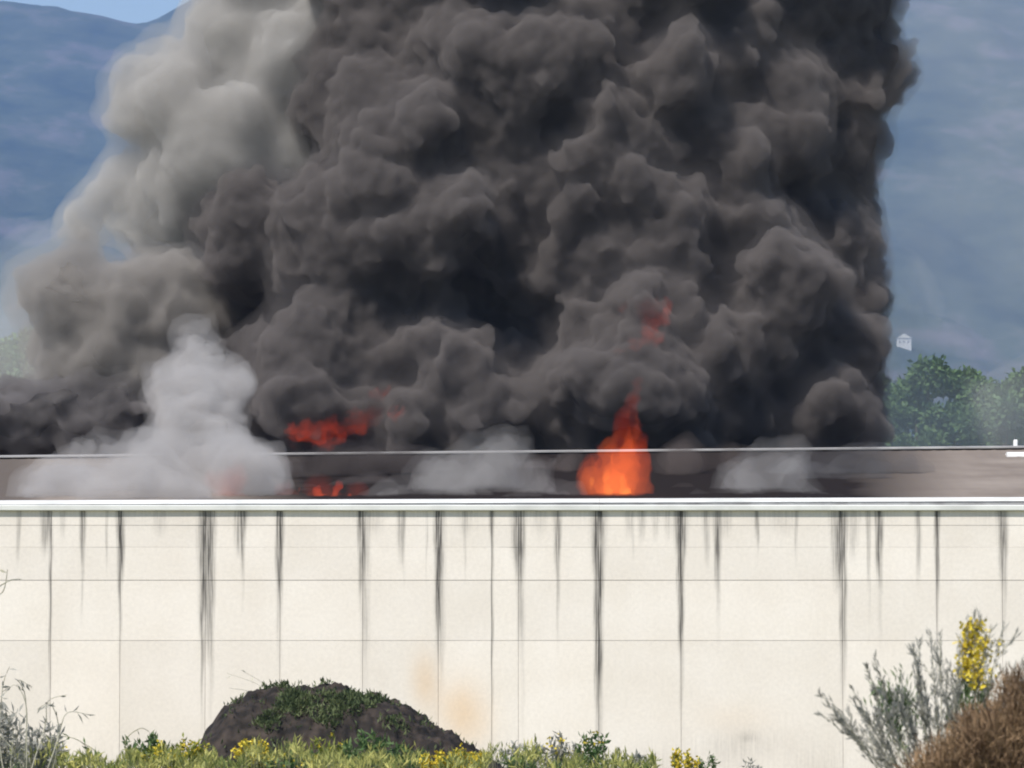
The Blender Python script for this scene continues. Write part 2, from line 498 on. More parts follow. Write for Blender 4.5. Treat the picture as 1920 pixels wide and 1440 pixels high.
# roof: two low slopes meeting at the ridge
Y_R = 172.0
def ridge_z(x):
    px = 960 + x * F / Y_R
    return at(px, 851 - (px - 960) / 1920 * 18, Y_R).z
def roof_material():
    m, nt, out = new_mat('roof_sheet')
    p = nd(nt, 'ShaderNodeBsdfPrincipled'); p.inputs['Roughness'].default_value = 0.95; p.inputs['Specular IOR Level'].default_value = 0.08
    tc = nd(nt, 'ShaderNodeTexCoord')
    n1 = nd(nt, 'ShaderNodeTexNoise'); n1.inputs['Scale'].default_value = 0.35; n1.inputs['Detail'].default_value = 6
    nt.links.new(tc.outputs['Object'], n1.inputs['Vector'])
    r = nd(nt, 'ShaderNodeValToRGB'); e = r.color_ramp.elements
    e[0].position = .3; e[0].color = (.16, .132, .115, 1); e[1].position = .7; e[1].color = (.24, .205, .18, 1)
    nt.links.new(n1.outputs['Fac'], r.inputs[0])
    a = nd(nt, 'ShaderNodeAttribute', attribute_name='char_and_dark_end')
    mu = nd(nt, 'ShaderNodeMath', operation='MULTIPLY_ADD', use_clamp=True)
    nt.links.new(n1.outputs['Fac'], mu.inputs[0]); mu.inputs[1].default_value = 0.5
    sb = nd(nt, 'ShaderNodeMath', operation='MULTIPLY_ADD'); sb.inputs[1].default_value = 1.6; sb.inputs[2].default_value = -0.45
    nt.links.new(a.outputs['Fac'], sb.inputs[0]); nt.links.new(sb.outputs[0], mu.inputs[2])
    mx = nd(nt, 'ShaderNodeMix', data_type='RGBA')
    nt.links.new(mu.outputs[0], mx.inputs[0]); nt.links.new(r.outputs[0], mx.inputs[6]); mx.inputs[7].default_value = (.014, .010, .009, 1)
    nt.links.new(mx.outputs[2], p.inputs['Base Color']); nt.links.new(p.outputs[0], out.inputs['Surface'])
    return m
def build_roof():
    xs = np.linspace(X0, X1, 480)
    n = len(xs)
    rows = []
    ts = np.linspace(0, 1, 40)
    for t in ts:
        y = 0.3 + t * (Y_R - Y_WALL - 0.3)
        for k, x in enumerate(xs):
            z0 = wz(939.5) + x * F / Y_WALL / 1920 * 0.10
            z = z0 + (ridge_z(x) - z0) * t
            rib = 0.012 if k % 4 == 0 else 0.0
            sag = 0.0
            rows.append((x, y, z + rib))
    for t in np.linspace(0.05, 1, 14):
        y = (Y_R - Y_WALL) + t * 24
        for k, x in enumerate(xs):
            rows.append((x, y, ridge_z(x) - t * 2.9 + (0.035 if k % 4 == 0 else 0)))
    v = np.array(rows)
    m = len(v) // n
    i = np.arange(n * m).reshape(m, n)
    f = np.stack([i[:-1, :-1], i[:-1, 1:], i[1:, 1:], i[1:, :-1]], -1).reshape(-1, 4)
    me = mesh_np('roof', v, f)
    px = 960 + v[:, 0] * F / (v[:, 1] + Y_WALL)
    char_and_dark_end = np.exp(-((px - 1085) / 640) ** 6) * 0.95 + np.exp(-((px + 10) / 90) ** 4) * .45  # charred middle of the roof, plus a separate darker tone at its left end
    a = me.attributes.new('char_and_dark_end', 'FLOAT', 'POINT'); a.data.foreach_set('value', np.clip(char_and_dark_end, 0, 1).astype(np.float32))
    return me
roof = link('roof', build_roof(), roof_material(), warehouse)
rp = []
for a, b in zip(glen, glen[1:]):
    xa, xb = at(a, 850, Y_R).x + .003, at(b, 850, Y_R).x - .003
    za, zb = ridge_z(xa), ridge_z(xb)
    yy = Y_R - Y_WALL
    prof = [(yy - .38, za + .02), (yy - .38, za + .075), (yy, za + .12), (yy + .38, za + .075), (yy + .38, za + .02)]
    link('ridge_cap', prism_mesh('ridge_cap', prof, xa, xb, zb - za), M_RIDGE, roof)
# end walls and back wall close the hall
for xe in (X0 - .19, X1 - .02):
    me = prism_mesh('gable_wall', [(0.36, 0), (0.36, wz(941) - .12), (22, ridge_z(xe) - .15), (45.5, ridge_z(xe) - 3.0), (45.5, 0)], xe, xe + .2)
    link('gable_wall', me, M_JOINT, warehouse)
link('back_wall', box_mesh('back_wall', X0, X1, 45.6, 45.9, 0, ridge_z(0) - 3.3), M_JOINT, warehouse)
# pale roof light and a short post on the right part of the roof
p = at(1925, 858, 169.0)
rl = empty('rooflight', p - Vector((0, Y_WALL, 0))); rl.parent = warehouse
link('kerb', box_mesh('kerb', -.74, 1.9, -.6, .6, -.25, .05), M_METAL, rl)
link('dome', prism_mesh('dome', [(-.56, .05), (-.4, .14), (0, .19), (.4, .14), (.56, .05)], -.7, 1.86), M_METAL, rl)
p = at(1904, 839, 172.4)
link('vent_pipe', box_mesh('vent_pipe', p.x - .07, p.x + .07, p.y - Y_WALL - .07, p.y - Y_WALL + .07, p.z - .35, p.z + .28, .02), M_METAL, warehouse)

# ------------------------------------------------------------------ smoke
def ico(sub):
    bm = bmesh.new(); bmesh.ops.create_icosphere(bm, subdivisions=sub, radius=1.0)
    v = np.array([x.co[:] for x in bm.verts]); f = np.array([[q.index for q in t.verts] for t in bm.faces]); bm.free()
    return v, f
ICO2, ICO3 = ico(2), ico(3)

def swirl(V, amp):
    """smooth pseudo-random displacement of points, for turbulent, unround billows"""
    rg = np.random.default_rng(99); D = np.zeros_like(V)
    for wl, a in ((7.0, 1.0), (3.6, .62), (1.9, .36), (1.0, .16)):
        for _ in range(5):
            k = rg.normal(size=3); k *= 2 * math.pi / (wl * np.linalg.norm(k)); d = rg.normal(size=3)
            D += np.sin(V @ k + rg.uniform(0, 6.28))[:, None] * d * (a * amp * .4)
    return D

def union_mesh(name, spheres, voxel, disp=(), smooth=4, warp=0.0):
    """union of spheres (n,4) -> one closed skin; disp = [(cloud size, strength), ...]"""
    V, Fc, n = [], [], 0
    for (x, y, z, r) in spheres:
        tv, tf = ICO3 if r > 1.0 else ICO2
        V.append(tv * r + (x, y, z)); Fc.append(tf + n); n += len(tv)
    V = np.concatenate(V)
    if warp: V = V + swirl(V, warp)
    me = mesh_np(name, V, np.concatenate(Fc))
    o = bpy.data.objects.new('tmp', me); COL.objects.link(o)
    md = o.modifiers.new('r', 'REMESH'); md.mode = 'VOXEL'; md.voxel_size = voxel
    if smooth:
        sm = o.modifiers.new('s', 'SMOOTH'); sm.factor = 0.5; sm.iterations = smooth
    texs = []
    for k, (size, st) in enumerate(disp):
        t = bpy.data.textures.new('cl%d' % k, 'CLOUDS'); t.noise_scale = size; t.noise_depth = 2; texs.append(t)
        if size < 1.5: t.noise_type = 'HARD_NOISE'
        d = o.modifiers.new('d%d' % k, 'DISPLACE'); d.texture = t; d.strength = st; d.mid_level = 0.5 if size >= 1.5 else 0.36; d.texture_coords = 'GLOBAL'
    if disp:
        md2 = o.modifiers.new('r2', 'REMESH'); md2.mode = 'VOXEL'; md2.voxel_size = voxel
    bpy.context.view_layer.update()
    ev = o.evaluated_get(bpy.context.evaluated_depsgraph_get())
    out = bpy.data.meshes.new_from_object(ev)
    out.name = name
    bpy.data.objects.remove(o); bpy.data.meshes.remove(me)
    out.polygons.foreach_set('use_smooth', np.ones(len(out.polygons), dtype=bool))
    return out

def cauliflower(base, rng, n1=14, n2=7, k1=(.32, .55), k2=(.28, .5), rmin=0.16):
    """base spheres (x,y,z,r) plus children and grandchildren budding from the side one can see"""
    out = [tuple(b) for b in base]
    def kids(parents, n, k):
        res = []
        for (x, y, z, r) in parents:
            for _ in range(int(n * rng.uniform(.35, 1.5))):
                d = rng.normal(size=3); d[1] -= 0.55; d[2] += 0.25
                d /= np.linalg.norm(d)
                rr = r * rng.uniform(*k)
                if rr < rmin: continue
                q = np.array((x, y, z)) + d * (r * rng.uniform(.78, .98) - rr * 0.25)
                res.append((*q, rr))
        return res
    B = np.array(base)
    def cull(c, big):
        if not len(c): return c
        A = np.array(c); G = np.array(big)
        dep = (G[None, :, 3] - np.linalg.norm(A[:, None, :3] - G[None, :, :3], axis=2)).max(1)
        return [tuple(q) for q, d in zip(A, dep) if d < .55 * q[3]]
    a = cull(kids(base, n1, k1), base)
    b = cull(kids(a, n2, k2), base) if n2 else []
    return np.array(out + a + b)

def px_billows(lst, depth_fn, squash=1.0):
    res = []
    for t in lst:
        x, y, r = t[:3]; off = t[3] if len(t) > 3 else 0.0
        Y = depth_fn(x, y) - off
        p = at(x, y, Y)
        res.append((p.x, p.y, p.z, r / ppm(Y)))
    return res

DARK = [  # x, y, r, metres towards the camera
    (760, 260, 165, 1.2), (900, 150, 150, .8), (1050, 120, 150, .6), (650, 190, 110, .6), (720, 90, 120, .2), (950, 260, 110, .4),
    (850, 405, 105, 2.2), (650, 440, 125, 1.2), (480, 440, 105, .4), (560, 510, 85, .9), (740, 480, 90, .9), (930, 450, 90, .6), (430, 400, 70, .2),
    (1150, 330, 130, 1.2), (1060, 400, 110, .8), (1200, 460, 120, 1.0), (1130, 230, 100, 1.0), (1020, 320, 100, 1.2), (1060, 500, 90, .2), (1280, 520, 90, .5),
    (900, 540, 100, -3.0), (780, 540, 80, -2.2), (1010, 570, 90, -2.6), (450, 560, 70, -2.0), (400, 540, 50, -1.6),
    (620, 660, 110, 1.4), (520, 720, 95, 1.0), (600, 775, 115, 2.0), (700, 690, 90, 1.2), (790, 640, 75, 1.2), (860, 700, 85, 1.8), (900, 770, 80, 1.8), (770, 790, 70, 2.4),
    (985, 750, 45, 1.8), (745, 585, 55, .8), (825, 585, 55, .9), (690, 820, 70, 1.0), (960, 660, 60, .2), (480, 800, 80, 1.0), (950, 830, 60, .2), (830, 830, 70, 1.0),
    (1150, 690, 110, 1.8), (1095, 630, 70, 1.4), (1230, 730, 115, 1.8), (1265, 815, 90, 1.2), (1060, 760, 70, .8), (1150, 800, 100, .6), (1060, 840, 60, .4), (1220, 600, 90, .8),
    (1480, 560, 105, 2.2), (1585, 545, 75, .6), (1560, 660, 95, 1.2), (1430, 650, 85, 1.4), (1530, 775, 95, 1.8), (1595, 760, 55, .6), (1400, 765, 80, .8), (1330, 690, 90, .8), (1340, 590, 80, .2), (1330, 810, 70, .4), (1440, 840, 60, .8), (1585, 840, 50, .4),
    (1575, 130, 115, .6), (1450, 200, 140, 1.2), (1612, 185, 72, .2), (1300, 150, 140, 1.0), (1555, 265, 95, .6), (1330, 310, 120, 1.0), (1470, 310, 80, -1.2), (1595, 350, 50, 0), (1560, 430, 80, .6), (1400, 430, 100, .6), (1490, 410, 70, -1.0), (1300, 420, 80, .2), (1590, 470, 50, .2),
    (1200, 30, 120, -.6), (1000, -30, 130, 0), (820, 10, 130, .4), (1400, 30, 130, .4), (1570, 10, 125, .2), (680, -20, 120, 0), (1250, -80, 150, .8), (1480, -110, 150, .4), (900, -150, 160, .6), (700, -150, 120, 0), (1100, -220, 180, 1.0), (1400, -270, 190, .6), (800, -310, 170, .4), (1050, -400, 200, .5), (600, -280, 120, 0), (1640, -90, 90, 0),
]
LOWDARK = [(110, 765, 65, .2), (200, 760, 60, .4), (262, 745, 42, .6), (55, 800, 65, .2), (150, 825, 60, .6), (-20, 790, 60, 0), (250, 815, 40, .4), (-90, 800, 60, 0), (330, 770, 50, -.5)]
GREY = [(450, 60, 105, .2), (540, 140, 110, .4), (362, 185, 110, .4), (312, 225, 80, .2), (425, 275, 115, 1.4), (545, 300, 85, .8), (320, 335, 85, .4), (255, 370, 65, 0), (195, 400, 50, -.2), (375, 405, 80, .8), (285, 445, 75, .4), (150, 450, 45, 0),
        (480, -70, 110, .2), (420, -170, 100, 0), (500, -280, 120, 0), (330, 480, 70, .4), (600, 40, 90, .2), (590, 220, 80, .2)]
BROWNGREY = [(145, 545, 92, .4), (245, 565, 90, .6), (335, 575, 55, .8), (60, 565, 55, .2), (205, 645, 75, .8), (255, 695, 65, 1.0), (320, 650, 60, .4), (105, 640, 50, .2), (350, 520, 55, .2), (90, 690, 40, 0)]
PALE = [(372, 645, 40, .4), (380, 695, 58, .4), (362, 760, 66, .6), (385, 830, 80, .8), (305, 880, 70, 1.0), (225, 850, 48, 1.0), (175, 880, 45, 1.0), (118, 895, 42, 1.2), (72, 920, 30, 1.2), (452, 890, 70, .8), (240, 925, 55, 1.2), (345, 935, 55, 1.2), (160, 935, 40, 1.2), (335, 690, 30, .4), (425, 720, 40, .4)]
PALE += [(330, 830, 70, -.8), (400, 770, 60, -.8), (270, 900, 70, -.4), (420, 900, 70, -.6), (130, 925, 45, .2), (470, 932, 40, 0), (375, 725, 50, -.6), (300, 935, 60, .4)]
PALE2 = [(690, 940, 26, .4), (640, 945, 20, .4), (730, 932, 30, .2), (1065, 938, 18, .4), (885, 895, 46, .6), (825, 915, 45, .6), (765, 930, 32, .6), (950, 915, 42, .6), (1002, 912, 32, .4), (710, 940, 22, .6), (1040, 932, 25, .4), (880, 935, 45, .8), (960, 945, 30, .6), (900, 890, 40, -.8), (850, 905, 50, -.6), (930, 900, 48, -.6), (790, 925, 45, -.2), (985, 920, 40, -.2), (735, 938, 32, 0), (1020, 930, 34, 0), (840, 935, 45, .4), (660, 943, 18, .2)]
PALE3 = [(1420, 905, 42, .4), (1372, 920, 32, .4), (1470, 918, 34, .4), (1325, 932, 22, .4), (1520, 932, 24, .4), (1420, 940, 40, .4), (1290, 940, 18, .4), (1545, 940, 20, .4), (1570, 942, 14, .4), (1400, 908, 40, -.5), (1450, 908, 40, -.5), (1350, 930, 34, 0), (1495, 930, 34, 0)]

def depth_dark(x, y):
    u = min(1.0, abs(x - 1020) / 660.0)
    up = max(0.0, (500 - y) / 900.0)
    return 187 + 1.5 * up - (7.0) * math.sqrt(1 - u * u) + 2.0 * min(1.0, max(0, (700 - y) / 400.0))
def depth_grey(x, y): return 187.5 - max(0.0, (x - 200)) / 420.0 * 3.0
def depth_pale(x, y): return 153.5 + (940 - y) / 300.0 * 14.0
def depth_pale2(x, y): return 153.0 + (940 - y) / 70.0 * 5

def smoke(name, label, billows, fill, seed, vol, core_mat, voxel, n1=14, n2=7, shrink=0.45, core=True, disp=((2.2, .7), (.8, .5), (.3, .22)), rmin=.17, warp=.5, shells=None, core_min=.2):
    rg = np.random.default_rng(seed)
    sp = cauliflower(billows, rg, n1, n2, rmin=rmin)
    if fill: sp = np.concatenate([sp, np.array(fill)])
    root = empty(name, (float(sp[:, 0].mean()), float(sp[:, 1].mean()), 0.0))
    tag(root, label, 'smoke', kind='stuff')
    inv = -root.location
    sp = sp + np.array([inv.x, inv.y, 0, 0])
    for off, vm, vx in shells or ((0.0, vol, 1.0),):
        q = sp.copy(); q[:, 3] += off; q = q[q[:, 3] > .12]
        outer = link('billows', union_mesh('billows', q, voxel * vx, disp, 3, warp), vm, root); outer['kind'] = 'stuff'
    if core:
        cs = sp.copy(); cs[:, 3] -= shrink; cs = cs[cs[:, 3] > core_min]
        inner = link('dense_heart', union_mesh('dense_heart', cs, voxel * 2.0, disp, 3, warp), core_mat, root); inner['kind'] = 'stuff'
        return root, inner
    return root, outer

def core_material(name, c1, c2, scale=.35):
    return surf_mat(name, c1, c2, scale, rough=1.0, detail=5, lo=.35, hi=.65)

V_DARK = volume_mat('black_smoke', (0.275, 0.25, 0.245), 2.0)
V_LOW = volume_mat('charcoal_smoke', (0.32, 0.30, 0.305), 1.6)
V_GREY = volume_mat('grey_smoke', (0.67, 0.65, 0.635), 1.0)
V_BROWN = volume_mat('brown_grey_smoke', (0.525, 0.495, 0.475), 1.5)
V_PALE = volume_mat('pale_smoke', (0.67, 0.645, 0.64), .6)
V_PALE_OUT = volume_mat('pale_smoke_wisps', (0.67, 0.645, 0.64), .25)
V_PALE_IN = volume_mat('pale_smoke_thick', (0.67, 0.645, 0.64), 1.0)
V_DARK_OUT = volume_mat('black_smoke_wisps', (0.29, 0.268, 0.27), .16)
V_GREY_OUT = volume_mat('grey_smoke_wisps', (0.67, 0.65, 0.635), .28)
V_BROWN_OUT = volume_mat('brown_grey_smoke_wisps', (0.525, 0.495, 0.475), .28)
PALE_SHELLS = ((.32, V_PALE_OUT, 1.6), (0.0, V_PALE, 1.0), (-.28, V_PALE_IN, 1.0))
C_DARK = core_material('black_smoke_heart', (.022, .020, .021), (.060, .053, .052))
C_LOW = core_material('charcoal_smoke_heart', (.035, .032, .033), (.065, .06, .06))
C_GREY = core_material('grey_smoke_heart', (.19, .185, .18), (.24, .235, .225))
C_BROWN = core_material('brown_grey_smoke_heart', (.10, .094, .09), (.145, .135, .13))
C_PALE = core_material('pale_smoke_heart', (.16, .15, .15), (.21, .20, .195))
PALE_THIN = ((.30, volume_mat('thin_pale_smoke_wisps', (.60, .575, .565), .16), 1.6), (0.0, volume_mat('thin_pale_smoke', (.60, .575, .565), .32), 1.0))

fill = []
for y in range(-400, 860, 110):
    for x in range(560, 1560, 120):
        Y = depth_dark(x, y) + 5.0; p = at(x, y, Y); fill.append((p.x, p.y, p.z, 2.9))
        if 700 < x < 1400:
            p = at(x, y, Y + 5); fill.append((p.x, p.y, p.z, 2.9))
BFILL = px_billows([(150, 640, 90), (250, 640, 100), (340, 640, 90), (400, 600, 80), (330, 560, 80)], lambda x, y: 187.0)
LFILL = px_billows([(x, 785, 90) for x in range(-100, 480, 70)], lambda x, y: 186.0)
BILL_DARK = px_billows(DARK, depth_dark)
dark, dark_core = smoke('smoke_plume', 'huge column of black billowing smoke rising behind the warehouse ridge', BILL_DARK, fill, 3, V_DARK, C_DARK, 0.12, n1=20, n2=10, shrink=.47, rmin=.13, disp=((2.6, 1.0), (1.1, .66), (.45, .38), (.24, .14)), shells=((.30, V_DARK_OUT, 3.0), (0.0, V_DARK, 1.0)))
smoke('smoke_bank', 'dark charcoal smoke low at the far left above the ridge', px_billows(LOWDARK, lambda x, y: 182.0), LFILL, 5, V_LOW, C_LOW, 0.10, shrink=.4)
smoke('smoke_plume', 'light grey smoke billowing up along the left flank of the black column', px_billows(GREY, depth_grey), None, 6, V_GREY, C_GREY, 0.14, n2=5, shrink=.85, rmin=.3, shells=((.42, V_GREY_OUT, 2.0), (0.0, V_GREY, 1.0)))
smoke('smoke_bank', 'brownish grey smoke bulging out halfway up at the left edge', px_billows(BROWNGREY, lambda x, y: 183.5), BFILL, 8, V_BROWN, C_BROWN, 0.13, n2=5, shrink=.75, rmin=.25, shells=((.42, V_BROWN_OUT, 2.0), (0.0, V_BROWN, 1.0)))
smoke('smoke_plume', 'pale whitish smoke column rising from the left half of the roof', px_billows(PALE, depth_pale), None, 9, V_PALE, C_PALE, 0.11, n1=10, n2=4, shrink=.7, core_min=.3, rmin=.2, disp=((1.6, .8), (.6, .6)), warp=.6, shells=PALE_SHELLS)
smoke('smoke_bank', 'pale smoke creeping over the charred middle of the roof', px_billows(PALE2, depth_pale2), None, 10, V_PALE, C_PALE, 0.10, n1=9, n2=3, shrink=.44, rmin=.15, disp=((1.6, .7), (.6, .6)), warp=.5, shells=PALE_THIN, core=False)
smoke('smoke_bank', 'small pale smoke puff over the roof right of the big flame', px_billows(PALE3, depth_pale2), None, 11, V_PALE, C_PALE, 0.10, n1=9, n2=3, shrink=.44, rmin=.15, disp=((1.6, .7), (.6, .6)), warp=.5, shells=PALE_THIN, core=False)

# ------------------------------------------------------------------ flames
def flame_mat(name, hot, cool, strength, h):
    m, nt, out = new_mat(name)
    v = nd(nt, 'ShaderNodeVolumePrincipled')
    v.inputs['Density'].default_value = 0.0
    v.inputs['Density Attribute'].default_value = ''
    tc = nd(nt, 'ShaderNodeTexCoord'); sx = nd(nt, 'ShaderNodeSeparateXYZ')
    nt.links.new(tc.outputs['Object'], sx.inputs[0])
    mr = nd(nt, 'ShaderNodeMapRange'); mr.inputs['From Max'].default_value = h
    nt.links.new(sx.outputs['Z'], mr.inputs['Value'])
    rp_ = nd(nt, 'ShaderNodeValToRGB'); e = rp_.color_ramp.elements
    e[0].color = (*hot, 1); e[1].color = (*cool, 1); e[0].position = .1; e[1].position = .6
    nt.links.new(mr.outputs[0], rp_.inputs[0])
    r2 = nd(nt, 'ShaderNodeMapRange'); r2.inputs['From Max'].default_value = h; r2.inputs['To Min'].default_value = strength; r2.inputs['To Max'].default_value = strength * .35
    nt.links.new(sx.outputs['Z'], r2.inputs['Value'])
    nt.links.new(rp_.outputs[0], v.inputs['Emission Color']); nt.links.new(r2.outputs[0], v.inputs['Emission Strength'])
    nt.links.new(v.outputs[0], out.inputs['Volume'])
    return m

def flame(label, px, py, Y, layers, seed):
    """layers: (part name, strength, hot, cool, [(x offset px, height px, half width px, lean px)])"""
    rg = np.random.default_rng(seed)
    p0 = at(px, py, Y); s = 1 / ppm(Y)
    root = empty('fire', p0); tag(root, label, 'fire', 'fires on the warehouse roof')
    for part, strength, hot, cool, tongues in layers:
        sp = []
        hmax = max(t[1] for t in tongues) * s
        for (ox, h, w, lean) in tongues:
            n = 18; dy = rg.uniform(-.4, .4); ph = rg.uniform(0, 6)
            for k in range(n):
                t = k / (n - 1)
                r = w * s * (1 - t ** 1.4) ** .8 * (0.85 + .25 * math.sin(t * 9 + ph)) + .02
                sp.append((ox * s + lean * s * t ** 1.3 + .3 * w * s * math.sin(t * 7 + ph), dy + .2 * math.sin(t * 5 + ph), h * s * t, max(r, .04)))
        o = link(part, union_mesh(part, np.array(sp), .05, ((.7, .35), (.22, .14)), 2, .12), flame_mat('fire_' + part, hot, cool, strength, hmax), root)
        o['kind'] = 'stuff'
RED, ORANGE, YEL = (1.0, .07, .015), (1.0, .15, .03), (1.0, .30, .05)
flame('tall bright orange fire standing at the eaves in the middle of the roof', 1138, 948, 153.0,
      [('glow', .19, ORANGE, RED, [(0, 210, 58, 70), (28, 265, 38, 58), (-32, 120, 34, 14), (46, 150, 32, 26)]),
       ('tongues', .34, (1.0, .18, .03), ORANGE, [(-5, 150, 32, 26), (-30, 95, 20, 4), (20, 200, 26, 38), (36, 235, 13, 34), (14, 140, 32, 14)]),
       ('heart', .7, (1.0, .34, .06), YEL, [(-2, 95, 12, 8), (-30, 48, 9, 2), (22, 70, 13, 10)])], 1)
flame('small orange fire low at the eaves on the charred roof', 592, 948, 153.0,
      [('glow', .10, ORANGE, RED, [(0, 60, 34, 10), (-60, 40, 26, 0), (60, 60, 22, 20)]),
       ('tongues', .8, ORANGE, RED, [(0, 42, 14, 6), (26, 60, 9, 16), (-30, 32, 10, -4), (50, 48, 6, 14)])], 2)
flame('faint red fire seen through pale smoke at the eaves', 430, 948, 152.6, [('glow', .10, ORANGE, RED, [(0, 95, 34, 4), (-25, 60, 24, -6)])], 4)

BVH = {}
def front_bvh(root):
    if root.name not in BVH:
        inner = [c for c in root.children if c.name.startswith('dense_heart')][0].data
        co = np.empty(len(inner.vertices) * 3, dtype=np.float32); inner.vertices.foreach_get('co', co); co = co.reshape(-1, 3)
        vi = np.empty(len(inner.loops), dtype=np.int32); inner.loops.foreach_get('vertex_index', vi); vi = vi.reshape(-1, 4)
        vi = vi[co[vi[:, 0], 1] < co[:, 1].mean()]
        BVH[root.name] = BVHTree.FromPolygons(co.tolist(), vi.tolist())
    return BVH[root.name]
def front_of(root, px, py):
    """depth at which the camera's line through (px, py) first meets the dense smoke of root"""
    bv = front_bvh(root)
    o = Vector((0, 0, CAM_Z)); d = (at(px, py, 180) - o).normalized()
    hit = bv.ray_cast(o - root.location, d)
    return (hit[0] + root.location).y if hit[0] is not None else 180.0
for lb, pts, sd_, st in (('red fire licking out of the black smoke above the small eaves fire', [(545, 825, 8), (565, 820, 11), (590, 813, 14), (615, 815, 12), (640, 808, 9), (660, 800, 11), (682, 795, 12), (700, 780, 9), (712, 768, 10), (728, 772, 8), (705, 748, 7), (690, 740, 5), (740, 765, 5), (600, 830, 8), (520, 850, 6), (545, 800, 5), (575, 795, 5), (640, 790, 6), (655, 770, 4), (610, 845, 5), (720, 745, 5)], 5, .36),
                         ('dim red glow high in the black smoke above the big fire', [(1195, 582, 9), (1215, 590, 12), (1235, 588, 8), (1210, 610, 10), (1185, 650, 6), (1215, 640, 8), (1160, 665, 5)], 6, .15)):
    sp = []; rg = np.random.default_rng(sd_)
    for (x, y, r) in pts:
        for q in range(6):
            xx, yy = x + rg.normal() * r * 1.1, y + rg.normal() * r * .8
            Y = front_of(dark, xx, yy) - .2; p = at(xx, yy, Y)
            for h in range(4): sp.append((p.x + .06 * h, p.y, p.z + .12 * h * r / 10, r * 1.15 / ppm(Y) * (1 - h * .2)))
    sp = np.array(sp); c = sp[:, :3].mean(0); sp[:, :3] -= c
    root = empty('fire', c); tag(root, lb, 'fire', 'fires on the warehouse roof')
    link('tongues', union_mesh('tongues', sp, .05, ((.3, .4), (.15, .2)), 1, .15), flame_mat('ember_fire', (1.0, .085, .02), (1.0, .085, .02), st, 6.0), root)['kind'] = 'stuff'

# ------------------------------------------------------------------ trees behind the warehouse
def tree(label, px, top, Y, width_px, seed, group='trees behind the warehouse'):
    rg = np.random.default_rng(seed)
    base = at(px, 1340, Y); base.z = 0
    H = at(px, top, Y).z * 1.08; W = width_px / ppm(Y) / 2
    r = empty('tree', base); tag(r, label, 'tree', group)
    tb = Tubes()
    trunk = [Vector((0, 0, 0))]
    for k in range(1, 7): trunk.append(Vector((rg.normal() * .15 * k ** .5, rg.normal() * .15, H * .13 * k)))
    tb.add(trunk, H * .022, H * .006, 8)
    lobes = []
    for k in range(15):
        a = rg.uniform(0, 6.28); hh = rg.uniform(.32, .88)
        rad = W * rg.uniform(.35, .78) * (1.15 - abs(hh - .5))
        c = np.array((math.cos(a) * rad, math.sin(a) * rad, H * hh))
        lobes.append((c, W * rg.uniform(.24, .42)))
    lobes.append((np.array((0, 0, H * .86)), W * .36))
    limbs = Tubes()
    for c, lr in lobes:
        s = trunk[min(6, int(c[2] / H * 5))]
        e = Vector(c)
        limbs.add([s, s.lerp(e, .5) + Vector((0, 0, -.2)), e], H * .008, .03, 5)
    link('trunk', tb.mesh('trunk'), M_BARK, r, True)
    link('limbs', limbs.mesh('limbs'), M_BARK, r, True)['kind'] = 'stuff'
    P, D = [], []
    for c, lr in lobes:
        n = 850
        d = rg.normal(size=(n, 3)); d /= np.linalg.norm(d, axis=1, keepdims=True)
        rr = lr * (rg.uniform(.25, 1.12, size=(n, 1)) ** .6)
        # sub-clumps
        q = c + d * rr * np.array((1, 1, .82))
        P.append(q + rg.normal(size=(n, 3)) * .12); D.append(d + rg.normal(size=(n, 3)) * .7 + (0, 0, -.2))
    P = np.concatenate(P); D = np.concatenate(D)
    keep = P[:, 2] > H * .2
    v, f = leaf_quads(P[keep], D[keep], rg.uniform(.2, .38, keep.sum()), rg.uniform(.13, .24, keep.sum()), rg)
    link('crown', mesh_np('crown', v, f), M_LEAF, r)['kind'] = 'stuff'

tree('broad green tree whose crown tops the others beside the smoke column', 1745, 650, 232, 190, 21)
tree('pale hazy green tree half hidden by the black smoke edge', 1640, 690, 238, 170, 22)
tree('round green tree between the two tallest crowns on the right', 1850, 690, 236, 150, 23)
tree('bright green tree cut by the right picture edge above the rooflight', 1925, 672, 226, 160, 24)
tree('low dark green tree in the gap of the right tree row', 1800, 735, 228, 130, 25)
tree('green tree veiled by grey smoke at the left picture edge', 15, 610, 240, 190, 27)

tree('green tree filling the row behind the broad crown', 1700, 700, 242, 180, 29)
tree('shorter green tree before the right tree row', 1870, 742, 224, 140, 30)
tree('bushy green tree between broad crown and right edge', 1820, 672, 240, 170, 39)
tree('low hedge-like green tree under the middle of the right row', 1830, 755, 221, 150, 40)
tree('low green tree filling the row near the smoke edge', 1675, 735, 228, 150, 34)
tree('low bright tree filling the row near the right edge', 1895, 725, 222, 120, 35)
tree('dark green tree at the foot of the broad crown', 1760, 740, 226, 140, 33)

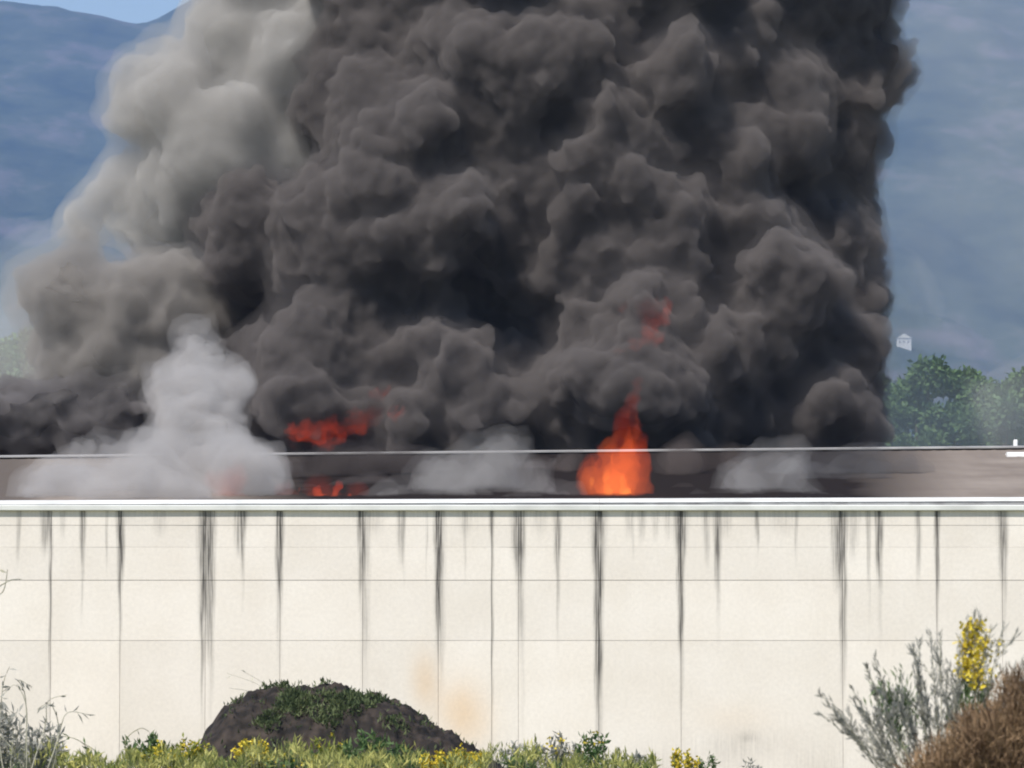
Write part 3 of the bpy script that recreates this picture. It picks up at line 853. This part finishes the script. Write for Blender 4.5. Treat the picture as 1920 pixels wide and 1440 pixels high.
# thin smoke drifting in front of the trees on both sides
def veil(label, lst, Y, dens, seed, color=(.80, .80, .79)):
    rg = np.random.default_rng(seed)
    b = px_billows(lst, lambda x, y: Y)
    sp = cauliflower(b, rg, 5, 0, rmin=.3)
    root = empty('smoke_veil', (0, Y, 0)); tag(root, label, 'smoke', kind='stuff')
    sp = sp - np.array((0, Y, 0, 0)); m = volume_mat('thin_smoke', color, dens / 3)
    for off in (1.1, .3, -.4):
        q = sp.copy(); q[:, 3] += off; q = q[q[:, 3] > .3]
        link('wisps', union_mesh('wisps', q, .3 if Y < 250 else .5, ((2.4, 1.3), (1.0, .5)), 6, 1.0), m, root)['kind'] = 'stuff'
veil('thin grey smoke drifting before the trees on the right', [(1640, 800, 90), (1720, 810, 70), (1640, 700, 90), (1790, 830, 50), (1690, 740, 80), (1640, 600, 60), (1780, 790, 60), (1860, 820, 60), (1930, 830, 60), (1740, 730, 60), (1900, 790, 50)], 206, .17, 31)
veil('thin grey smoke drifting before the tree at the left edge', [(30, 640, 90), (60, 740, 100), (-60, 700, 100), (130, 700, 80), (-20, 830, 80), (70, 560, 60)], 200, .12, 32)

def lying(label, lst, dens, seed, color):
    c = tuple(k * .5 for k in color)
    sh = ((.22, volume_mat('roof_smoke_wisps', c, dens * .2), 1.8), (.02, volume_mat('roof_smoke', c, dens * .35), 1.4), (-.15, volume_mat('roof_smoke_thick', c, dens * .5), 1.2))
    smoke('smoke_bank', label, px_billows(lst, lambda x, y: 154.5 + (938 - y) / 88 * 15), None, seed, None, None, .12, n1=10, n2=3, rmin=.14, disp=((1.5, .6), (.5, .4)), warp=.55, shells=sh, core=False)
lying('dark smoke creeping over the roof at the right end of the black column', [(1560, 893, 32), (1620, 893, 30), (1680, 895, 24), (1600, 915, 30), (1530, 912, 30), (1735, 892, 16), (1660, 912, 22), (1480, 893, 30), (1500, 925, 24), (1560, 925, 24), (1620, 925, 20)], 2.0, 36, (.46, .44, .45))
lying('black smoke hanging over the charred roof left of the big fire', [(500, 905, 34), (540, 900, 34), (600, 895, 32), (660, 893, 32), (720, 890, 30), (780, 886, 26), (570, 922, 30), (640, 918, 30), (700, 915, 26), (840, 880, 20), (530, 930, 20), (470, 885, 30)], 1.8, 37, (.36, .31, .30))
lying('brown smoke hanging over the charred roof right of the big fire', [(1245, 893, 34), (1290, 900, 32), (1340, 890, 28), (1220, 918, 28), (1390, 885, 24), (1280, 925, 24), (1050, 885, 28), (1010, 880, 24), (1070, 915, 20)], 1.5, 38, (.46, .38, .35))

veil('very thin grey smoke haze drifting off to the right of the black column', [(1800, 60, 150), (1850, 280, 150), (1740, 400, 120), (1780, 560, 110), (1950, 150, 150), (1960, 450, 150), (1900, 600, 90), (1750, 200, 100)], 262, .022, 33, (.72, .71, .72))

# ------------------------------------------------------------------ heap of soil
def build_heap():
    Y = 120.0
    prof = [(300, 1475), (345, 1450), (365, 1428), (385, 1370), (430, 1322), (480, 1294), (560, 1285), (640, 1290), (700, 1308), (740, 1317), (780, 1344), (830, 1370), (880, 1400), (905, 1418), (960, 1450), (1010, 1480)]
    pts = [(at(a, b, Y).x, at(a, b, Y).z) for a, b in prof]
    xs = np.linspace(pts[0][0], pts[-1][0], 190); ys = np.linspace(-3.0, 3.0, 90)
    hz = np.interp(xs, [p[0] for p in pts], [max(0, p[1]) for p in pts])
    v = []
    for y in ys:
        w = max(0.0, 1 - (y / 3.0) ** 2) ** .75
        for x, h in zip(xs, hz):
            n1 = noise.fractal(Vector((x * .9, y * .9, 1)), 0.8, 2.0, 5)
            n2 = noise.fractal(Vector((x * 4, y * 4, 7)), 0.7, 2.0, 3)
            z = h * w + (0.20 * n1 + 0.10 * n2) * min(1, h * w * 1.5)
            v.append((x + .05 * n2, y + .05 * n1, z - .03))
    nx, ny = len(xs), len(ys)
    i = np.arange(nx * ny).reshape(ny, nx)
    f = np.stack([i[:-1, :-1], i[:-1, 1:], i[1:, 1:], i[1:, :-1]], -1).reshape(-1, 4)
    o = link('soil_heap', mesh_np('soil_heap', v, f), M_SOIL)
    o.location = (0, Y, 0)
    tag(o, 'big dark heap of soil partly grown over, in front of the white wall', 'soil heap')
    return np.array(v) + (0, Y, 0), hz, xs
HV, _, _ = build_heap()

# green cover on the heap
rg = np.random.default_rng(41)
front = HV[(HV[:, 1] < 120.3) & (HV[:, 2] > .25)]
pxs = 960 + front[:, 0] * F / front[:, 1]
pys = 1340 - (front[:, 2] - 1.7) * F / front[:, 1]
wgt = np.exp(-((pxs - 590) / 120) ** 2) * (0.35 + np.exp(-((pys - 1335) / 45) ** 2)) + .35 * np.exp(-((pxs - 690) / 120) ** 2 - ((pys - 1400) / 40) ** 2) + .03
cl = np.array([noise.noise(Vector((a * 1.3, b * 1.3, c * 1.3))) for a, b, c in front])
wgt *= np.clip(cl * 1.6 + .12, 0.01, 1)
idx = rg.choice(len(front), 4200, p=wgt / wgt.sum())
P = front[idx] + rg.normal(size=(4200, 3)) * .03
D = rg.normal(size=(4200, 3)) * .5 + (0, -.25, .9)
v, f = leaf_quads(P, D, rg.uniform(.08, .20, 4200), rg.uniform(.03, .06, 4200), rg)
o = link('weeds', mesh_np('weeds', v, f), surf_mat('dull_weed_green', (0.06, 0.085, 0.035), (0.15, 0.18, 0.08), 2.5, rough=.7, translucent=.2)); tag(o, 'short green weeds growing over the crown of the soil heap', 'weeds', kind='stuff')

# ------------------------------------------------------------------ weeds and shrubs
def clump(name, label, cat, px, top, Y, width_px, leaf, seed, flower=None, n_stem=16, leaf_len=.16, leaf_w=.045, per=26, stem=None, group=None, droop=.35):
    rg = np.random.default_rng(seed)
    base = at(px, 1400, Y); base.z = 0
    H = max(.3, at(px, top, Y).z); W = width_px / ppm(Y) / 2
    r = empty(name, base); tag(r, label, cat, group)
    tb = Tubes(); P, D, FP = [], [], []
    for k in range(n_stem):
        a = rg.uniform(0, 6.28); q = rg.uniform(.15, 1) ** .7
        end = Vector((math.cos(a) * W * q, math.sin(a) * W * q * .8, H * rg.uniform(.72, 1.0) * (1 - .22 * q)))
        st = Vector((end.x * .25, end.y * .25, 0))
        mid = st.lerp(end, .55) + Vector((rg.normal() * .05, rg.normal() * .05, H * .06))
        tb.add([st, st.lerp(mid, .5), mid, mid.lerp(end, .6) + Vector((0, 0, .03)), end], .012, .004, 4)
        t = rg.uniform(.3, 1.0, per)[:, None]
        A, B, C = np.array(st), np.array(mid), np.array(end)
        pt = (1 - t) ** 2 * A + 2 * t * (1 - t) * B + t * t * C
        dd = rg.normal(size=(per, 3)) * .8 + (C - A) / np.linalg.norm(C - A) * .8 + (0, 0, .2 - droop * .5)
        P.append(pt + rg.normal(size=(per, 3)) * .03); D.append(dd)
        if flower is not None:
            nf = flower
            tt = rg.uniform(.72, 1.05, nf)[:, None]
            FP.append((1 - tt) ** 2 * A + 2 * tt * (1 - tt) * B + tt * tt * C + rg.normal(size=(nf, 3)) * .05)
    link('stems', tb.mesh('stems'), stem or M_STEM, r)['kind'] = 'stuff'
    P = np.concatenate(P); D = np.concatenate(D); n = len(P)
    v, f = leaf_quads(P, D, leaf_len * rg.uniform(.6, 1.3, n), leaf_w * rg.uniform(.7, 1.3, n), rg)
    link('leaves', mesh_np('leaves', v, f), leaf, r)['kind'] = 'stuff'
    if flower:
        FP = np.concatenate(FP); n = len(FP)
        v, f = leaf_quads(np.repeat(FP, 3, 0), rg.normal(size=(n * 3, 3)) + (0, -.3, .5), .07, .06, rg)
        link('blossoms', mesh_np('blossoms', v, f), M_YELLOW, r)['kind'] = 'stuff'
    return r

CL = [  # label, px, top, Y, width, leaf, flowers, stems, len, wid
    ('yellow-green weed clump just left of the soil heap', 345, 1368, 112, 110, M_OLIVE, 6, 18, .17, .05),
    ('leafy green weed clump between heap and bare wall at left', 262, 1362, 113, 110, M_GREEN, 0, 16, .2, .06),
    ('low yellow-green weeds at the very bottom left of the heap', 300, 1396, 106, 130, M_OLIVE, 3, 20, .17, .05),
    ('small yellow-green weed under the pale arching stems', 95, 1388, 110, 90, M_OLIVE, 2, 12, .17, .05),
    ('tall grey-green leafy weed at the far bottom left', 12, 1300, 101, 120, M_GREY, 0, 16, .24, .06),
    ('grey-green leafy weed under the drooping pale stems', 75, 1345, 103, 110, M_GREY, 0, 14, .22, .06),
    ('low green weeds in the bottom left corner', 30, 1418, 104, 130, M_GREEN, 0, 16, .15, .05),
    ('low olive weed tuft below the wall vent at left', 160, 1418, 106, 110, M_OLIVE, 0, 14, .14, .05),
    ('bright yellow flowering clump in front of the dark left heap side', 472, 1376, 108, 85, M_OLIVE, 14, 16, .14, .045),
    ('low green weeds under the heap between two yellow clumps', 560, 1402, 107, 120, M_GREEN, 1, 18, .16, .05),
    ('olive weed clump before the middle of the heap', 610, 1372, 110, 90, M_OLIVE, 1, 14, .2, .05),
    ('tall fresh green weed clump in front of the heap', 700, 1362, 109, 130, M_GREEN, 0, 22, .2, .06),
    ('low green weed tuft right of the tall fresh clump', 770, 1396, 107, 90, M_GREEN, 0, 14, .16, .05),
    ('wide bright yellow flowering clump at the right foot of the heap', 850, 1400, 106, 130, M_OLIVE, 16, 22, .13, .045),
    ('grey-green weed clump below the thin wall joint', 975, 1378, 112, 80, M_GREY, 0, 14, .18, .055),
    ('grey-green weeds with a few yellow blooms below the dark joint', 1050, 1372, 112, 100, M_GREY, 2, 18, .18, .055),
    ('dark green weed clump at the foot of the darkest wall streak', 1118, 1362, 112, 80, M_GREEN, 1, 16, .18, .055),
    ('low grey-green tuft right of the darkest wall streak', 1180, 1402, 111, 80, M_GREY, 0, 12, .15, .05),
    ('small yellow flowering tuft alone before the bare wall', 1278, 1404, 110, 56, M_OLIVE, 12, 10, .12, .04),
    ('little brownish green sprig beside the lone yellow tuft', 1325, 1406, 110, 36, M_GREEN, 0, 7, .12, .04),
    ('thin grey-green sprig on the pale ground by the wall foot', 1405, 1418, 112, 36, M_GREY, 0, 6, .12, .035),
    ('grey-green weeds at the bottom below the grey wall streak', 1000, 1410, 108, 120, M_GREEN, 0, 16, .15, .05),
]
for k, (lb, px, top, Y, w, leaf, fl, ns, ll, lw) in enumerate(CL):
    clump('weed', lb, 'weed', px, top, Y, w, leaf, 100 + k, fl or None, ns, ll, lw, group='weeds along the bottom of the picture')

def undergrowth():
    rg = np.random.default_rng(88)
    n = 8500
    px = rg.uniform(-150, 1230, n)
    Y = rg.uniform(100, 111, n)
    topy = 1422 - 16 * np.sin(px * .021) * np.sin(px * .0073 + 1) - 10 * np.sin(px * .083) + rg.normal(size=n) * 9 + np.clip((px - 880) / 20, 0, 8)
    patch = np.array([noise.noise(Vector((a * .012, y * .25, 4.2))) for a, y in zip(px, Y)]) + np.clip(px / 500, -.3, .2)
    keep = patch > -.02
    px, Y, topy = px[keep], Y[keep], topy[keep]; n = len(px)
    P = np.array([at(a, t + 12, y)[:] for a, t, y in zip(px, topy, Y)])
    D = rg.normal(size=(n, 3)) * .5 + (0, 0, 1)
    L = rg.uniform(.12, .3, n)
    v, f = leaf_quads(P, D, L, rg.uniform(.02, .05, n), rg)
    # stalks down to the ground carry the tufts
    st = Tubes()
    for k in range(0, n, 6):
        p = Vector(P[k]); st.add([(p.x + rg.normal() * .05, p.y, 0), p + Vector((0, 0, -.3)), p + Vector((0, 0, .05))], .008, .003, 3)
    o = link('undergrowth', mesh_np('undergrowth', v, f), M_OLIVE2); tag(o, 'low yellow-green undergrowth along the bottom of the picture', 'undergrowth', kind='stuff')
    link('stalks', st.mesh('stalks'), M_STEM, o)['kind'] = 'stuff'
M_OLIVE2 = surf_mat('mixed_weed_leaves', (0.14, 0.18, 0.05), (0.50, 0.47, 0.15), 1.1, rough=0.6, translucent=0.3, lo=.38, hi=.6)
undergrowth()

def arching(label, base_px, Y, stems, seed, mat, leaf_mat, name='tall_weed', leaves=5, r0=.016, leaf_len=.22):
    """stems: lists of photo pixels from low to tip"""
    rg = np.random.default_rng(seed)
    base = at(base_px, 1400, Y); base.z = 0
    r = empty(name, base); tag(r, label, 'weed')
    tb = Tubes(); P, D = [], []
    for st in stems:
        pts = [at(a, b, Y + rg.uniform(-.3, .3)) - base for a, b in st]
        pts = [Vector((pts[0].x * .5, 0, 0))] + pts
        # smooth
        fine = []
        for i in range(len(pts) - 1):
            p0 = pts[max(i - 1, 0)]; p1 = pts[i]; p2 = pts[i + 1]; p3 = pts[min(i + 2, len(pts) - 1)]
            for t in np.linspace(0, 1, 6)[:-1]:
                fine.append(0.5 * ((2 * p1) + (p2 - p0) * t + (2 * p0 - 5 * p1 + 4 * p2 - p3) * t * t + (3 * p1 - p0 - 3 * p2 + p3) * t ** 3))
        fine.append(pts[-1])
        tb.add(fine, r0, r0 * .35, 5)
        for _ in range(leaves):
            k = rg.integers(len(fine) // 3, len(fine) - 1)
            P.append(np.array(fine[k])); D.append(np.array(fine[k + 1] - fine[k]) / max(1e-6, (fine[k + 1] - fine[k]).length) + rg.normal(size=3) * .55 + (0, 0, -.25))
    link('stems', tb.mesh('stems'), mat, r, True)['kind'] = 'stuff'
    if P:
        v, f = leaf_quads(np.array(P), np.array(D), leaf_len * rg.uniform(.6, 1.3, len(P)), .05, rg)
        link('leaves', mesh_np('leaves', v, f), leaf_mat, r)['kind'] = 'stuff'
arching('tall pale weed with drooping stems at the left picture edge', 40, 100.0,
        [[(45, 1440), (50, 1330), (30, 1285), (8, 1300)], [(50, 1430), (48, 1310), (35, 1275), (60, 1290)], [(0, 1400), (5, 1290), (18, 1250)], [(60, 1440), (85, 1360), (90, 1315), (125, 1303)],
         [(90, 1440), (110, 1370), (95, 1320), (70, 1330)], [(100, 1440), (115, 1360), (130, 1335), (165, 1340)], [(20, 1440), (25, 1370), (5, 1340)], [(40, 1440), (20, 1400), (-10, 1370)]], 51, M_PALE, M_GREY, leaves=7)
arching('pale bent twig reaching into the picture at the left edge', -45, 90.0, [[(-45, 1400), (-50, 1200), (-20, 1120), (15, 1090), (40, 1086)], [(-48, 1300), (-30, 1140), (5, 1110), (14, 1068)]], 52, M_PALE, M_PALE, leaves=1, r0=.02)
arching('thin pale dry grass leaning over the left shoulder of the heap', 400, 122.5, [[(420, 1400), (450, 1310), (490, 1288), (425, 1262)], [(410, 1400), (430, 1330), (470, 1300), (430, 1290)], [(440, 1400), (460, 1320), (500, 1290), (455, 1258)]], 53, M_PALE, M_PALE, leaves=3, r0=.012)
arching('dark curled dry stalk arching over the bottom left weeds', 150, 105.0, [[(170, 1440), (165, 1405), (140, 1385), (95, 1378)], [(190, 1440), (180, 1410), (150, 1390)], [(240, 1440), (235, 1390), (262, 1366), (280, 1372)]], 54, M_STEM, M_GREEN, leaves=4)

# broom shrub with upright grey-green spikes and a dry brown bush in front of it
def broom():
    Y = 60.0
    rg = np.random.default_rng(61)
    base = at(1770, 1400, Y); base.z = 0
    r = empty('broom_shrub', base)
    tag(r, 'grey-green broom shrub fanning out upright spikes with yellow tips at right', 'shrub')
    tips = [(1540, 1302), (1560, 1318), (1598, 1292), (1625, 1252), (1640, 1238), (1652, 1300), (1668, 1330), (1690, 1272), (1712, 1215), (1722, 1240), (1745, 1186), (1762, 1192), (1775, 1262), (1790, 1300), (1735, 1300), (1700, 1330), (1640, 1345), (1620, 1370),
            (1800, 1215), (1815, 1160), (1830, 1148), (1840, 1160), (1850, 1185), (1882, 1176), (1900, 1255), (1925, 1230), (1845, 1250), (1860, 1260), (1680, 1300), (1755, 1330), (1610, 1330), (1950, 1260), (1980, 1240)]
    tb = Tubes(); P, D, L, FP, GP, GD = [], [], [], [], [], []
    for tx, ty in tips:
        y = Y + rg.uniform(-.5, .6)
        tip = at(tx, ty, y) - base
        st = Vector((rg.uniform(-.15, .15) + tip.x * .12, rg.uniform(-.2, .2), .2))
        knee = Vector((tip.x * .55, tip.y * .6, max(.5, tip.z * .52)))
        cur = [(1 - t) ** 2 * st + 2 * t * (1 - t) * knee + t * t * tip for t in np.linspace(0, 1, 12)]
        tb.add(cur, .016, .004, 5)
        yellow = tx in (1815, 1830, 1840, 1850, 1882)
        n = 90
        for _ in range(n):
            t = rg.uniform(.52, 1.0)
            p = (1 - t) ** 2 * st + 2 * t * (1 - t) * knee + t * t * tip
            d = (2 * (1 - t) * (knee - st) + 2 * t * (tip - knee)).normalized()
            dd = np.array(d) + rg.normal(size=3) * .28
            P.append(np.array(p) + rg.normal(size=3) * .018); D.append(dd)
        for _ in range(3):     # side shoots
            t = rg.uniform(.55, .85)
            p = (1 - t) ** 2 * st + 2 * t * (1 - t) * knee + t * t * tip
            d = (tip - knee).normalized() + Vector(rg.normal(size=3) * .3)
            ln = rg.uniform(.2, .42)
            tb.add([p, p + d * ln * .5, p + d * ln + Vector((0, 0, .04))], .006, .002, 4)
            for _ in range(22):
                u = rg.uniform(.2, 1)
                P.append(np.array(p + d * ln * u) + rg.normal(size=3) * .01); D.append(np.array(d) + rg.normal(size=3) * .3)
        if yellow:
            for _ in range(150 if tx != 1882 else 20):
                t = rg.uniform(.72, .97)
                p = (1 - t) ** 2 * st + 2 * t * (1 - t) * knee + t * t * tip
                FP.append(np.array(p) + rg.normal(size=3) * (.05, .05, .02))
            for _ in range(60):
                t = rg.uniform(.5, .72)
                p = (1 - t) ** 2 * st + 2 * t * (1 - t) * knee + t * t * tip
                GP.append(np.array(p) + rg.normal(size=3) * .05); GD.append(rg.normal(size=3) * .5 + (0, 0, 1))
    for _ in range(420):
        p = at(rg.normal(1685, 22), rg.normal(1340, 28), Y + .2) - base
        GP.append(np.array(p)); GD.append(rg.normal(size=3) * .35 + (0, 0, 1))
    link('stems', tb.mesh('stems'), M_PALE, r, True)['kind'] = 'stuff'
    v, f = leaf_quads(np.array(P), np.array(D), rg.uniform(.06, .15, len(P)), rg.uniform(.012, .024, len(P)), rg)
    link('leaves', mesh_np('leaves', v, f), M_GREY, r)['kind'] = 'stuff'
    v, f = leaf_quads(np.array(GP), np.array(GD), rg.uniform(.08, .16, len(GP)), rg.uniform(.015, .03, len(GP)), rg)
    link('leaves', mesh_np('leaves', v, f), M_GREEN, r)['kind'] = 'stuff'
    v, f = leaf_quads(np.array(FP), rg.normal(size=(len(FP), 3)) * .6 + (0, -.2, .6), rg.uniform(.05, .085, len(FP)), .045, rg)
    link('blossoms', mesh_np('blossoms', v, f), M_YELLOW, r)['kind'] = 'stuff'
broom()

def dry_bush():
    Y = 57.0
    rg = np.random.default_rng(71)
    base = at(1870, 1400, Y); base.z = 0
    r = empty('dry_bush', base)
    tag(r, 'dense dry brown bush in the bottom right corner before the broom', 'bush')
    lobes = [(1920, 1345, 62), (1855, 1395, 66), (1800, 1430, 55), (1960, 1370, 80), (1750, 1455, 42), (1880, 1440, 80), (1908, 1295, 32), (1830, 1372, 36), (1990, 1320, 60), (1780, 1490, 90), (1900, 1520, 110)]
    P, D = [], []
    tb = Tubes()
    s = 1 / ppm(Y)
    for lx, ly, lr in lobes:
        c = np.array(at(lx, ly, Y + rg.uniform(-.2, .2)) - base)
        n = int(2000 * (lr / 70) ** 2)
        d = rg.normal(size=(n, 3)); d /= np.linalg.norm(d, axis=1, keepdims=True)
        q = c + d * (lr * s) * rg.uniform(.05, 1.25, (n, 1)) ** .55
        P.append(q); D.append(d * .5 + rg.normal(size=(n, 3)) * .45 + (0, 0, .8))
        for _ in range(10):
            e = Vector(c) + Vector(rg.normal(size=3)).normalized() * lr * s * .95
            tb.add([Vector((c[0] * .3, 0, 0)), Vector(c) * .7, e], .012, .003, 4)
    P = np.concatenate(P); D = np.concatenate(D); keep = P[:, 2] > .02
    link('stems', tb.mesh('stems'), M_BROWN, r, True)['kind'] = 'stuff'
    v, f = leaf_quads(P[keep], D[keep], rg.uniform(.08, .24, keep.sum()), rg.uniform(.008, .02, keep.sum()), rg)
    link('leaves', mesh_np('leaves', v, f), M_BROWN, r)['kind'] = 'stuff'
dry_bush()
clump('weed', 'olive weed tuft under the fanned stems of the broom shrub', 'weed', 1710, 1418, 56.5, 90, M_OLIVE, 140, None, 16, .1, .03, group='weeds along the bottom of the picture')

# ------------------------------------------------------------------ haze
hz = link('haze', box_mesh('haze', -6200, 6200, -400, 11600, -1.6, 2100), volume_mat('haze', (.30, .475, .94), 6.4e-5))
tag(hz, 'thin blue haze over the whole valley', 'haze', kind='stuff')
